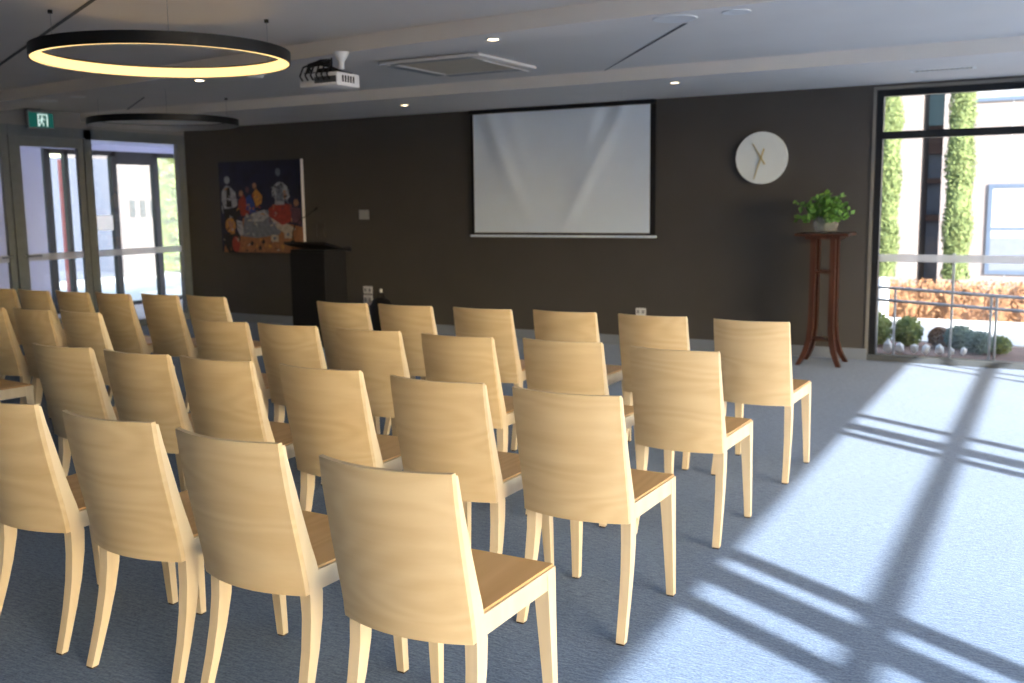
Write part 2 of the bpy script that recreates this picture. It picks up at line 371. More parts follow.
for ya, yb in ((9.25, 9.5), (9.54, 10.3), (10.37, 11.08), (11.16, 13.2)):
    b = MB(); b.box((-.045, ya, .06), (-.04, yb, 2.26)); b.build('glass_pane', M['glass'], w4)
w5 = empty('window_5', (XL, 13.3, 0))
w5.location = (XE, 0, 0)
bpy.data.objects.remove(w5)
o = MB().box((0, -.15, -.11), (.008, .15, .11), .002).build('wall_notice', M['white'], loc=(XE-.03, 10.12, 1.27)); tag(o, 'white paper notice stuck on the lobby outer glass', 'notice')
b = MB(); b.tube([(0, 0, 0), (0, 0, 2.2)], .075, 16); o = b.build('red_post', M['red'], smooth=True, loc=(XE-.45, 9.80, 0)); tag(o, 'red painted steel post outside the lobby glass', 'post')

# ------------------------------------------------------------------ outdoors
b = MB(); b.box((-60, -30, -.30), (60, 60, -.125)); tag(b.build('outdoor_paving', M['concrete']), 'pale concrete paving outside', 'ground', kind='structure')
b = MB(); b.box((-4, 9.76, -.124), (4, 11.15, -.02)); tag(b.build('garden_bed', M['soil']), 'reddish soil garden bed under the window', 'garden bed')
b = MB(); b.box((-6, 11.2, -.124), (5, 13.3, -.01), .01); tag(b.build('footpath', M['concrete']), 'white concrete footpath between garden bed and hedge', 'footpath')
# building opposite
bd = thing('neighbouring_building', 'white rendered building opposite the large window', 'building', (0, 17, 0))
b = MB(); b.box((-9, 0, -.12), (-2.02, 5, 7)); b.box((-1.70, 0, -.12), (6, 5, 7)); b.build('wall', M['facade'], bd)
b = MB(); b.box((-2.02, 1.1, -.12), (-1.70, 1.3, 2.2)); b.build('glazing_strip', M['darkglass'], bd)
for q in (((-2.02, 1.0, 2.2), (-1.70, 1.3, 2.66)), ((-2.02, .95, 1.1), (-1.7, 1.1, 1.2)), ((-2.02, .95, 1.72), (-1.7, 1.1, 1.8))): MB().box(*q).build('spandrel', M['brown'], bd)
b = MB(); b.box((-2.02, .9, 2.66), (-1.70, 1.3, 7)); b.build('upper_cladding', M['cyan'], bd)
wn = MB(); rect_frame_y(wn, -1.02, -.2, .3, 1.68, -.03, .06, .06); wn.box((-.96, -.02, .98), (-.26, .04, 1.02)); wo = wn.build('window', M['bluetrim'], bd)
MB().box((-.96, -.008, .36), (-.26, .02, .98)).build('pane', M['darkglass'], wo)
MB().box((-.96, -.012, .86), (-.26, .012, 1.62)).build('blind', M['blind'], wo)
wn = MB(); rect_frame_y(wn, -1.32, .8, 2.92, 4.4, -.03, .06, .06); wo = wn.build('window', M['bluetrim'], bd); MB().box((-1.26, -.008, 2.98), (.74, .03, 4.34)).build('blind', M['blind'], wo)
b = MB()
for x in (-2.9, -.75): b.box((x, -.005, 0), (x+.012, .001, 7))
b.box((-1.7, -.005, 2.1), (6, .001, 2.115)); b.build('panel_joint', M['steel'], bd)
def cypress(x, y, h, r, lab):
    t = thing('cypress_tree', lab, 'tree', (x, y, -.12), group='slim cypress trees against the white building')
    MB().tube([(0, 0, 0), (0, 0, h*.6)], [.05, .03], 8).build('trunk', M['brown'], t)
    def fn():
        z = random.uniform(.1, 1)*h; rad = r*min(1, (1-z/h)*2.2+.12)*(.72+.32*math.sin(z*7+x*5)*.35+random.uniform(0, .3)); a = random.uniform(0, 2*PI)
        return (rad*math.cos(a), rad*math.sin(a), z)
    b = MB(); rings = []
    for k in range(25):
        z = .1*h+.9*h*k/24; rings.append([V(*(q*r*.8*min(1, (1-z/h)*2.2+.05)*random.uniform(.85, 1.1) for q in (math.cos(2*PI*j/12), math.sin(2*PI*j/12))), z) for j in range(12)])
    b.loft(rings); b.leaves(9000, fn, .026); b.build('foliage', M['cypress'], t, recalc=False)
cypress(-2.28, 15.6, 4.6, .17, 'slim green cypress tree close to the left window jamb')
cypress(-1.32, 15.6, 4.4, .19, 'slim green cypress tree in the middle of the window view')
# hedge
t = thing('autumn_hedge', 'clipped orange-brown hedge behind the white footpath', 'hedge', (0, 14.2, 0))
b = MB()
for k in range(34): b.blob((-5+k*.27, random.uniform(-.05, .05), .05+random.uniform(-.03, .03)), (.24, .32, .30), 2, .1)
b.leaves(16000, lambda: (random.uniform(-5, 4.2), max(-.5, random.gauss(0, .22)-.08), random.uniform(-.12, .40)), .03)
b.build('foliage', M['hedge'], t, recalc=False)
# shrubs in the bed
def shrub(x, y, rx, rz, mat, lab):
    rx *= .86
    t = thing('garden_shrub', lab, 'shrub', (x, y, -.019), group=None)
    MB().tube([(0, 0, 0), (0, 0, rz)], [.015, .008], 6).build('stem', M['brown'], t)
    b = MB(); b.blob((0, 0, rz*.92), (rx*.75, rx*.7, rz*.72), 2, .18)
    def fn():
        v = Vector([random.gauss(0, 1) for _ in range(3)]).normalized()*random.uniform(.7, 1.08); return (v.x*rx, v.y*rx*.9, max(.022, rz*.95+v.z*rz))
    b.leaves(1500, fn, .02); b.build('foliage', M[mat], t, recalc=False)
shrub(-1.62, 10.75, .17, .17, 'bush', 'yellow-green shrub beside the left window jamb')
shrub(-1.33, 10.80, .16, .155, 'bush', 'yellow-green shrub second from the left window jamb')
shrub(-1.03, 10.85, .12, .10, 'hedge', 'small reddish shrub between green garden shrubs')
shrub(-.84, 10.78, .16, .12, 'bluebush', 'blue-green shrub behind the tall rail post')
shrub(-.64, 10.52, .15, .11, 'bluebush', 'blue-green shrub right of the tall rail post')
shrub(-.47, 10.6, .12, .085, 'bush', 'low green shrub at the right end of the planting')
for i, (x, y, s_) in enumerate([(-1.43, 10.22, .06), (-1.33, 10.24, .055), (-1.20, 10.25, .05), (-1.09, 10.22, .045), (-.97, 10.25, .05), (-.86, 10.24, .035), (-.76, 10.26, .035)]):
    b = MB(); b.blob((0, 0, s_*.5), (s_*.85, s_*.8, s_*1.15), 1, .28); o = b.build('white_rock', M['rock'], loc=(x, y, .015))
    tag(o, 'white rock edging the garden bed, %s from the left window jamb' % ['first', 'second', 'third', 'fourth', 'fifth', 'sixth', 'seventh'][i], 'rock', 'white rocks edging the garden bed')
t = thing('handrail', 'steel double handrail running outside the window', 'railing', (0, 10.03, 0))
MB().tube([(-3, 0, .72), (1.4, 0, .50)], .014).build('rail', M['steel'], t, smooth=True)
MB().tube([(-3, 0, .60), (1.4, 0, .38)], .014).build('rail', M['steel'], t, smooth=True)
for x, h in ((-1.52, .65), (-1.36, .64), (-.86, .98), (-.53, .60), (-.485, .60)):
    MB().tube([(x, 0, -.019), (x, 0, h)], .011).build('post', M['steel'], t, smooth=True)
t = thing('bollard', 'white bollard outside near the left window jamb', 'bollard', (-1.93, 13.15, -.01))
MB().lathe([(.07, 0), (.07, .46), (.06, .5), (.02, .52)], n=20).build('post', M['white'], t, smooth=True)
# left outdoors
t = thing('lime_hedge', 'tall sunlit yellow-green hedge outside the lobby', 'hedge', (-19.4, 17.35, -.1))
b = MB(); b.box((-1.6, .2, 0), (.4, 4.2, 4.6))
b.leaves(9000, lambda: (random.choice((random.uniform(-1.7, .5), random.gauss(.4, .06))), random.uniform(0, 4.2), random.uniform(0, 4.8)) , .08); b.build('foliage', M['lime'], t, recalc=False)
t = thing('outbuilding', 'blue-grey rendered outbuilding seen through the lobby glass', 'building', (-19, 13.2, -.12))
MB().box((-3, -5, 0), (-.4, 2.7, 2.72)).build('wall', M['bluewall'], t)
MB().box((-2.0, 2.7, 0), (-.1, 3.85, 4.4)).build('pale_wall', M['facade'], t)
for k in range(3): MB().box((-.10, 2.95+k*.3, 1.38), (-.08, 3.1+k*.3, 1.78)).build('window', M['sill'], t)
# trees behind on the camera side, seen only as soft light; none

# ------------------------------------------------------------------ chairs
def make_chair():
    t = empty('side_chair')
    prof = [(.868, -.036, .0172), (.80, -.028, .023), (.72, -.014, .032), (.64, .002, .038), (.56, .019, .045), (.50, .032, .052), (.44, .043, .058), (.40, .047, .060), (.33, .045, .056), (.24, .033, .048), (.15, .013, .040), (.07, -.010, .035), (.006, -.030, .032)]
    W = .20; WF = .213
    b = MB(); n = 20; zs = [.868, .80, .72, .64, .56, .50, .455, .411]
    def ry(z):
        for (za, ya, _), (zb, yb, _) in zip(prof[:-1], prof[1:]):
            if zb <= z <= za: return ya+(yb-ya)*(z-za)/(zb-za)
    def bow(x): return -.044*(1-(x/W)**2)
    rings = []
    for z in zs:
        y0 = ry(z); X = [(-W+2*W*i/n) for i in range(n+1)]
        rings.append([V(x, y0+bow(x)-.010, z) for x in X]+[V(x, y0+bow(x)+.007, z) for x in reversed(X)])
    b.loft(rings); b.build('backrest', M['beech'], t, smooth=True)
    for s in (-1, 1):
        b = MB(); xo = s*W; rings = []
        for z, y, d in prof:
            k = .0 if z > .36 else -(.36-z)/.36*.009
            w = (.026 if z < .65 else .010+(.868-z)/.218*.016) if z > .5 else (.036-max(0, .4-z)*.014 if z < .41 else .026+(.5-z)/.09*.010)
            rings.append([V(xo-s*k, y+.0072, z-(.009 if z > .86 else 0)), V(xo-s*w-s*k, y+.0072-(.008 if z > .41 else 0)*0, z-(.009 if z > .86 else 0)), V(xo-s*w-s*k, y+d, z-(.009 if z > .86 else 0)), V(xo-s*k, y+d, z-(.009 if z > .86 else 0))])
        b.loft(rings); lg = b.build('leg', M['beech_leg'], t)
        b = MB(); b.box((min(xo+s*.007, xo-s*.020), -.022, 0), (max(xo+s*.007, xo-s*.020), .0, .007)); b.build('foot_cap', M['cap'], lg)['label'] = 'dark foot cap'
        b = MB(); rings = []; xf = s*WF
        for z, w, y0, y1 in ((.470, .046, .420, .470), (.41, .046, .424, .471), (.32, .042, .432, .473), (.16, .035, .446, .478), (.006, .028, .456, .482)):
            rings.append([V(xf, y0, z), V(xf-s*w, y0, z), V(xf-s*w, y1, z), V(xf, y1, z)])
        b.loft(rings); lg = b.build('leg', M['beech_leg'], t)
        b = MB(); b.box((min(xf-s*.002, xf-s*.026), .458, 0), (max(xf-s*.002, xf-s*.026), .480, .007)); b.build('foot_cap', M['cap'], lg)['label'] = 'dark foot cap'
    b = MB()
    for s in (-1, 1):
        b.loft([[V(s*W, .085, z) for z in (.412, .470)]+[V(s*(W-.022), .085, z) for z in (.470, .412)], [V(s*WF, .470, z) for z in (.416, .472)]+[V(s*(WF-.022), .470, z) for z in (.472, .416)]])
    b.box((-WF+.022, .448, .418), (WF-.022, .470, .472)); b.box((-W+.04, .062, .415), (W-.04, .085, .468))
    b.build('seat_frame', M['beech_leg'], t)
    b = MB(); y0, y1, z0, z1 = .070, .466, .4725, .4800
    b.prism([(-W+.006, y0, z0), (W-.006, y0, z0), (WF-.006, y1, z0), (-WF+.006, y1, z0)], (0, 0, z1-z0))
    b.build('seat', M['seat'], t)['label'] = 'honey brown veneer seat'
    return t
rows = {
 'A': [(-1.423, 1.955, 0), (-2.003, 2.012, -2), (-2.525, 2.038, 0), (-3.089, 2.057, 0)],
 'B': [(-1.433, 2.993, 0), (-1.958, 3.003, 0), (-2.527, 3.035, 0), (-3.077, 3.026, 0), (-3.549, 3.019, 0), (-4.041, 3.015, 0), (-5.49, 3.2, -6)],
 'C': [(-1.432, 4.056, 0), (-1.985, 4.097, 0), (-2.531, 4.056, 0), (-3.071, 4.064, 0), (-3.605, 4.062, 0), (-4.08, 4.047, 0), (-5.265, 4.065, -5), (-5.7, 4.045, -5), (-6.135, 4.03, -5)],
 'D': [(-1.407, 5.179, 0), (-1.971, 5.209, 0), (-2.514, 5.21, 0), (-3.044, 5.165, 0), (-3.6, 5.15, 0), (-4.086, 5.132, 0), (-5.3, 5.13, -5), (-5.73, 5.096, -5), (-6.16, 5.04, -5), (-6.59, 5.02, -5), (-7.02, 5.0, -5), (-7.45, 5.01, -5)]}
nth = ['first', 'second', 'third', 'fourth', 'fifth', 'sixth', 'seventh', 'eighth', 'ninth']
rown = {'A': 'row nearest the camera', 'B': 'second row from the camera', 'C': 'third row from the camera', 'D': 'row closest to the screen wall'}
lab = {}
for r, L_ in rows.items():
    for i, _ in enumerate(L_):
        if i < 6:
            if i == 0: s_ = 'pale beech chair beside the sunlit aisle, '+rown[r]
            else: s_ = 'pale beech chair, %s from the sunlit aisle, %s' % (nth[i], rown[r])
        else:
            j = i-6
            s_ = ('pale beech chair left of the gap, %s from the gap, %s' % (nth[j], {'B': 'second row from the camera', 'C': 'third row from the camera', 'D': 'row closest to the screen'}[r]))
        lab[(r, i)] = s_
proto = make_chair(); used = False
for r, L_ in rows.items():
    for i, (x, y, a) in enumerate(L_):
        o = copy_tree(proto) if used else proto
        used = True
        o.location = (x, y, 0); o.rotation_euler = (0, 0, math.radians(a))
        tag(o, lab[(r, i)], 'chair', 'pale beech side chairs set out in rows')

# ------------------------------------------------------------------ projection screen
t = thing('projection_screen', 'wide white projection screen in a black surround on the dark wall', 'projection screen', (-4.69, YW, 0))
x0, x1, z0, z1 = -1.085, 1.075, 1.125, 2.465
b = MB(); b.box((x0, -.075, z1-.012), (x1, -.001, z1+.032), .006); b.build('housing', M['black'], t)
b = MB(); b.box((x0, -.030, z0+.02), (x0+.035, -.022, z1-.012)); b.box((x1-.055, -.030, z0+.02), (x1, -.022, z1-.012)); b.box((x0+.035, -.030, z0+.02), (x1-.055, -.022, z0+.05)); b.build('black_border', M['black'], t)
b = MB(); nx, nz = 90, 50
def wav(u, v):
    c = abs(u-.5)*2
    d = .010*math.sin((u-.5)*17*(1-.45*(1-v)))*math.exp(-((c-.55)/.38)**2) * (.4+.6*v)
    s1 = (u-.5)+.0; k = v
    d += .024*math.exp(-((u-(.86-.34*(1-v)))/.045)**2)*(.3+.7*v) + .012*math.exp(-((u-(.72-.16*(1-v)))/.05)**2)*v
    d += .024*math.exp(-((u-(.10+.26*(1-v)**1.2))/.05)**2)*(.3+.7*v) + .010*math.exp(-((u-(.22+.20*(1-v)))/.045)**2)*v
    return d
G = [[b.bm.verts.new((x0+.035+(x1-x0-.09)*i/nx, -.034-wav(i/nx, j/nz), z0+.045+(z1-.012-z0-.045)*j/nz)) for i in range(nx+1)] for j in range(nz+1)]
for j in range(nz):
    for i in range(nx): b.bm.faces.new((G[j][i], G[j][i+1], G[j+1][i+1], G[j+1][i]))
o = b.build('screen_fabric', M['screen'], t, smooth=True, recalc=False)
b = MB(); b.box((x0-.02, -.045, z0-.005), (x1+.02, -.020, z0+.020), .006); b.build('bottom_bar', M['screen'], t)

# ------------------------------------------------------------------ clock
t = thing('wall_clock', 'round white wall clock with thin brass hands on the dark wall', 'clock', (-2.545, YW, 1.886))
b = MB(); b.cyl((0, -.045, 0), .245, .044, 64, 'y'); b.build('face', M['clock'], t, smooth=True)
def hand(name, tip, tail, w, y):
    tip, tail = Vector((tip[0], 0, tip[1])), Vector((tail[0], 0, tail[1])); d = (tip-tail).normalized(); n = V(-d.z, 0, d.x)*w
    MB().prism([tail-n+V(0, y, 0), tail+n+V(0, y, 0), tip+n*.6+V(0, y, 0), tip-n*.6+V(0, y, 0)], (0, .003, 0)).build(name, M['brass'], t)
hand('minute_hand', (-.065, -.195), (.028, .085), .0065, -.056); hand('hour_hand', (-.085, .135), (.035, -.06), .008, -.051)
b = MB(); b.cyl((0, -.062, 0), .012, .018, 16, 'y'); b.build('hub', M['brass'], t)

# ------------------------------------------------------------------ painting
t = thing('framed_painting', 'square dark canvas of loose colourful figures around a pale table', 'painting', (-8.885, YW, 1.48))
cols = dict(navy=(.008, .010, .035), blk=(.006, .006, .008), wht=(.28, .30, .34), gry=(.12, .14, .19), rst=(.26, .11, .045), org=(.42, .19, .04), red=(.25, .03, .02), blu=(.02, .05, .22), skin=(.30, .15, .09), crm=(.36, .32, .26), purp=(.09, .04, .06))
mats = [M['navy']] if 'navy' in M else [plain('paint_navy', cols['navy'], .6, var=.4, scale=6)]
keys = [k for k in cols if k != 'navy']; mats += [plain('paint_'+k, cols[k], .6, var=.25, scale=20) for k in keys]
edge = plain('canvas_edge', (.62, .62, .66), .7); mats.append(edge); EI = len(mats)-1
b = MB(); W_, H_ = .685, .575
b.box((-W_, -.048, -H_), (W_-.004, -.001, H_)); b.box((W_-.004, -.048, -H_), (W_, -.001, H_), mi=EI)
L0 = [0]
def patch(pts, k):   # pts in painting fractions 0..1, y down
    L0[0] += 1; yy = -.0482-.00005*L0[0]
    v = [b.bm.verts.new((-W_+2*W_*x, yy, H_-2*H_*y)) for x, y in pts]; f = b.bm.faces.new(v); f.material_index = 1+keys.index(k)
    f.normal_update()
    if f.normal.y > 0: f.normal_flip()
def ell(cx, cy, rx, ry, k, n=12, a0=0): patch([(cx+rx*math.cos(2*PI*i/n+a0), cy+ry*math.sin(2*PI*i/n+a0)) for i in range(n)], k)
patch([(.28, .62), (.62, .55), (.80, .68), (1, .72), (1, 1), (.02, 1), (.05, .86), (.25, .82)], 'rst')
patch([(.30, .60), (.58, .53), (.66, .60), (.78, .68), (.72, .80), (.45, .84), (.26, .82)], 'gry')
patch([(.40, .57), (.55, .53), (.60, .60), (.52, .66), (.40, .66)], 'wht')
patch([(.62, .62), (.78, .66), (.92, .74), (.80, .80), (.70, .74)], 'crm')
patch([(.60, .52), (.70, .46), (.88, .48), (.86, .66), (.76, .70), (.60, .60)], 'red')
ell(.10, .20, .035, .045, 'wht'); patch([(.03, .32), (.08, .26), (.13, .27), (.20, .34), (.22, .48), (.15, .52), (.05, .52), (.02, .42)], 'wht'); patch([(.09, .28), (.13, .28), (.15, .5), (.08, .5)], 'blk')
patch([(.05, .52), (.2, .5), (.22, .7), (.05, .7)], 'blk')
ell(.73, .13, .03, .045, 'gry'); patch([(.65, .40), (.66, .29), (.72, .235), (.77, .235), (.83, .28), (.86, .40), (.82, .44), (.80, .36), (.79, .48), (.68, .48), (.69, .36)], 'wht'); patch([(.70, .28), (.76, .26), (.80, .44), (.70, .44)], 'gry'); ell(.80, .37, .02, .05, 'skin')
patch([(.24, .42), (.30, .36), (.35, .48), (.36, .58), (.27, .60), (.22, .52)], 'red'); ell(.27, .35, .025, .035, 'skin')
patch([(.33, .40), (.38, .36), (.43, .46), (.44, .56), (.36, .56), (.33, .48)], 'blu'); ell(.35, .31, .025, .035, 'purp')
patch([(.41, .36), (.46, .30), (.53, .38), (.52, .46), (.45, .50)], 'org'); ell(.44, .27, .025, .035, 'skin')
ell(.93, .46, .03, .04, 'skin'); patch([(.86, .50), (.98, .52), (.98, .70), (.88, .66)], 'purp')
ell(.12, .70, .065, .085, 'org'); patch([(.08, .66), (.12, .64), (.16, .7), (.12, .76)], 'skin'); patch([(.20, .64), (.27, .66), (.28, .80), (.24, .82), (.20, .74)], 'wht'); ell(.22, .56, .035, .05, 'blk')
patch([(.02, .80), (.2, .78), (.24, .84), (.20, 1), (.08, 1), (.03, .9)], 'blk'); ell(.18, .91, .05, .09, 'red')
for cx, cy in ((.66, .84), (.82, .80)): patch([(cx-.04, cy-.04), (cx+.05, cy-.03), (cx+.045, cy+.04), (cx-.045, cy+.04)], 'crm'); ell(cx, cy, .018, .018, 'gry')
for cx, cy in ((.38, .90), (.52, .88), (.60, .93), (.75, .93), (.48, .95)): ell(cx, cy, .022, .025, 'blk' if cx < .6 else 'org')
zones = [(.02, .98, .84, .99, ('rst', 'org', 'blk', 'crm')), (.28, .7, .56, .8, ('gry', 'wht', 'crm')), (.22, .55, .36, .58, ('red', 'blu', 'org', 'skin', 'purp')), (.02, .24, .28, .8, ('blk', 'wht', 'gry', 'org')), (.6, .9, .46, .68, ('red', 'purp', 'skin')), (.64, .86, .26, .48, ('gry', 'wht', 'blk'))]
for k in range(150):
    xa, xb, ya, yb, ks = random.choice(zones); cx, cy = random.uniform(xa, xb), random.uniform(ya, yb)
    a = random.uniform(0, PI); l_, w_ = random.uniform(.012, .035), random.uniform(.003, .009); ca, sa = math.cos(a), math.sin(a)
    patch([(min(.99, max(.01, cx+ca*u*l_-sa*v*w_)), min(.99, max(.01, cy+sa*u*l_+ca*v*w_))) for u, v in ((-1, 0), (-.3, -1), (.6, -.8), (1, 0), (.3, 1), (-.6, .8))], random.choice(ks))
b.build('painted_canvas', mats, t, recalc=False)

# ------------------------------------------------------------------ wall plates
def plate(x, z, w, h, mat, label, cat='switch', name='wall_plate', n=2, knob='grey'):
    t = thing(name, label, cat, (x, YW, z))
    MB().box((-w/2, -.014, -h/2), (w/2, -.0005, h/2), .003).build('plate', M[mat], t)
    for k in range(n):
        cx = -w/2+w*(k+.5)/n; MB().box((cx-w*.12/n*2, -.018, -h*.22), (cx+w*.12/n*2, -.0135, h*.22), .001).build('switch_key', M[knob], t)
plate(-7.29, 1.375, .14, .115, 'grey', 'white wall control panel between lectern and screen')
plate(-8.06, 1.19, .085, .17, 'wall', 'dark switch plate on the wall beside the painting, left of two', knob='wall', n=1)
plate(-7.93, 1.19, .085, .17, 'wall', 'dark switch plate on the wall beside the painting, right of two', knob='wall', n=1)
plate(-7.27, .475, .13, .09, 'white', 'upper white power outlet low on the wall right of the lectern', 'outlet', 'power_outlet')
plate(-7.27, .355, .13, .12, 'white', 'lower white power outlet low on the wall right of the lectern', 'outlet', 'power_outlet')
plate(-3.77, .36, .11, .075, 'white', 'white power outlet low on the wall beneath the screen', 'outlet', 'power_outlet')
t = thing('black_bag', 'black rounded bag with a white toggle standing on the floor by the outlets', 'bag', (-6.92, YW-.22, 0))
b = MB(); b.loft([[V(.17*a*math.cos(2*PI*k/20), .10*a*math.sin(2*PI*k/20), z) for k in range(20)] for a, z in ((.9, 0), (1, .04), (1, .2), (.92, .3), (.7, .38), (.3, .42))]); b.build('body', M['black'], t, smooth=True)
b = MB(); b.tube([(-.05, 0, .40), (-.03, 0, .47), (.03, 0, .47), (.05, 0, .40)], .009); b.build('carry_loop', M['black'], t, smooth=True)
b = MB(); b.cyl((0, 0, .475), .016, .04); b.build('toggle', M['white'], t, smooth=True)

# ------------------------------------------------------------------ lectern
t = thing('lectern', 'tall black lectern in front of the dark wall below the painting', 'lectern', (-6.95, 8.30, 0))
b = MB(); b.box((-.235, -.18, .06), (.235, .18, 1.0), .006); b.build('body', M['black'], t)
b = MB(); b.box((-.26, -.20, 0), (.26, .20, .06), .006); b.build('base', M['black'], t)
b = MB(); b.prism([(-.275, -.215, 1.085), (-.275, .22, .995), (-.275, .22, 1.02), (-.275, -.215, 1.115)], (.55, 0, 0)); b.box((-.23, -.17, .99), (.23, .17, 1.03)); b.build('sloped_top', M['black'], t)
b = MB(); b.box((-.27, .215, 1.0), (.27, .23, 1.045)); b.build('book_ledge', M['black'], t)
mc = thing('gooseneck_microphone', 'thin black gooseneck microphone rising from the lectern top', 'microphone', (-7.17, 8.16, 1.107))
b = MB(); b.cyl((0, 0, 0), .022, .02); b.build('base', M['black'], mc)
pts = [(0, 0, .01), (.005, 0, .10), (.04, 0, .18), (.12, 0, .24), (.22, 0, .285), (.30, 0, .33)]
b = MB(); b.tube(pts, .005); b.build('neck', M['blackm'], mc, smooth=True)
b = MB(); b.tube([(.30, 0, .33), (.315, 0, .338), (.345, 0, .356), (.355, 0, .36)], [.008, .014, .014, .006], 12); b.build('capsule', M['black'], mc, smooth=True)

# ------------------------------------------------------------------ plant stand + vase
t = thing('plant_stand', 'tall mahogany plant stand with splayed feet beside the large window', 'plant stand', (-1.865, 9.23, 0))
b = MB(); b.box((-.235, -.19, 1.165), (.235, .19, 1.19), .005); b.build('top', M['maho'], t)
b = MB(); b.box((-.15, -.13, 1.135), (.15, .13, 1.165)); b.build('apron', M['maho'], t)
for sx in (-1, 1):
    for sy in (-1, 1):
        b = MB(); rings = []
        for z, o_, w in ((1.135, .085, .024), (.8, .085, .024), (.45, .087, .024), (.34, .089, .025), (.22, .100, .025), (.12, .125, .024), (.05, .155, .022), (.0, .180, .02)):
            cx, cy = sx*o_, sy*(o_*.95)
            rings.append([V(cx-w, cy-w, z), V(cx+w, cy-w, z), V(cx+w, cy+w, z), V(cx-w, cy+w, z)])
        b.loft(rings); b.build('leg', M['maho'], t)
for z in (.84,):
    b = MB()
    for s in (-1, 1): b.box((-.062, s*.081-.01, z-.012), (.062, s*.081+.01, z+.012)); b.box((s*.081-.01, -.06, z-.012), (s*.081+.01, .06, z+.012))
    b.build('stretcher', M['maho'], t)
b = MB(); b.box((-.10, -.095, .215), (.10, .095, .235)); b.build('lower_shelf', M['maho'], t)
t = thing('glass_vase', 'round clear glass vase on the plant stand', 'vase', (-1.86, 9.2, 1.1905))
b = MB(); b.lathe([(.055, 0), (.085, .02), (.105, .06), (.105, .10), (.09, .145), (.092, .15), (.095, .145), (.110, .10), (.110, .06), (.09, .015), (.055, -.0)][::-1][:0] or [(.05, 0), (.088, .015), (.108, .06), (.108, .10), (.092, .15), (.088, .15), (.103, .10), (.103, .06), (.084, .02), (.02, .012)], n=28); b.build('bowl', M['water'], t, smooth=True)
b = MB(); b.lathe([(.02, .014), (.08, .022), (.099, .06), (.096, .085)], n=28); b.build('water', M['water'], t, smooth=True)
t = thing('cut_foliage', 'bunch of leafy green sprigs standing in the glass vase', 'foliage arrangement', (-1.90, 9.2, 1.215))
bs, bl = MB(), MB()
for k in range(44):
    a = random.uniform(0, 2*PI); R_ = random.uniform(.04, .29); h = random.uniform(.12, .35)-R_*.18
    p0 = V(random.uniform(-.04, .04), random.uniform(-.04, .04), 0); p1 = V(.04*math.cos(a), .04*math.sin(a), .12); p2 = V(R_*math.cos(a)*.6, R_*math.sin(a)*.5, h*.85); p3 = V(R_*math.cos(a), R_*math.sin(a)*.8, h)
    bs.tube([p0, p1, p2, p3], [.003, .003, .002, .001], 5)
    for q in range(13):
        u = .25+.75*q/12; c = (p1.lerp(p2, min(1, u*2)) if u < .5 else p2.lerp(p3, (u-.5)*2))
        d = Vector([random.gauss(0, 1), random.gauss(0, 1), random.gauss(.3, .7)]).normalized(); s_ = random.uniform(.018, .034); w = d.orthogonal().normalized()*s_*.75
        m_ = c+d*s_*.9; bl.bm.faces.new([bl.bm.verts.new(p) for p in (c, m_+w, c+d*s_*2, m_-w)])
bs.build('stems', M['stem'], t, smooth=True); bl.build('leaves', M['green'], t, recalc=False)

# ------------------------------------------------------------------ ceiling fittings
def ring(c, R_, lit, label, wires):
    t = thing('ring_pendant', label, 'pendant light', c, group='black ring pendant lights')
    b = MB(); h = .062
    b.lathe([(R_, 0), (R_, h), (R_-.035, h), (R_-.035, h-.006), (R_-.008, h-.006), (R_-.008, 0)], n=96, closed=True); b.build('housing', M['blackm'], t, smooth=True)
    b = MB(); b.lathe([(R_-.009, .002), (R_-.009, h-.008), (R_-.034, h-.008), (R_-.038, .002)], n=96, closed=True); b.build('diffuser', M['led' if lit else 'ledoff'], t, smooth=True)['label'] = 'glowing warm diffuser' if lit else 'unlit grey diffuser'
    for a in wires:
        a = math.radians(a); x, y = (R_-.018)*math.cos(a), (R_-.018)*math.sin(a)
        MB().tube([(x, y, h), (x, y, ZU-c[2]-.012)], .0014, 6).build('suspension_wire', M['grey'], t)
        MB().cyl((x, y, ZU-c[2]-.02), .013, .019, 12).build('ceiling_fixing', M['blackm'], t)
ring((-4.41, 4.03, 2.29), .685, True, 'large black ring pendant glowing warm yellow inside', (200, 320, 75))
ring((-7.80, 7.08, 2.285), .71, False, 'unlit black ring pendant farther back near the doors', (200, 320, 75))
def down(x, y, lit, label, r=.05, z=ZC):
    t = thing('downlight' if lit else 'ceiling_speaker', label, 'downlight' if lit else 'ceiling disc', (x, y, z), group='round ceiling fittings')
    b = MB(); b.lathe([(r*.8, -.004), (r*1.15, -.006), (r*1.2, -.0005), (r*.8, -.0005)], n=28, closed=True); b.build('rim', M['white'], t, smooth=True)
    b = MB(); b.cyl((0, 0, -.0035), r*.8, .003, 28); b.build('lens', M['lamp' if lit else 'white'], t)
down(-5.98, 8.59, True, 'small lit downlight in the front ceiling strip left of the screen', .038)
down(-2.99, 8.35, True, 'small lit downlight in the front ceiling strip right of the screen', .038)
down(-3.15, 5.50, True, 'small lit downlight in the beam beside the air conditioner', .042)
down(-6.13, 5.95, True, 'small lit downlight just below the glowing ring', .042)
down(-1.95, 5.44, False, 'large white disc in the beam above the screen', .105)
down(-1.60, 5.43, False, 'small white disc in the beam right of the large disc', .065)
down(-8.45, 6.26, False, 'larger pale disc in the beam near the exit sign', .085)
down(-7.92, 6.20, False, 'smaller pale disc in the beam near the exit sign', .055)
t = thing('smoke_detector', 'white smoke detector on the beam right of the glowing ring', 'smoke detector', (-5.45, 5.86, ZC))
b = MB(); b.lathe([(.03, -.045), (.055, -.038), (.07, -.012), (.075, -.0005), (.01, -.0005)], n=28); b.build('housing', M['white'], t, smooth=True)
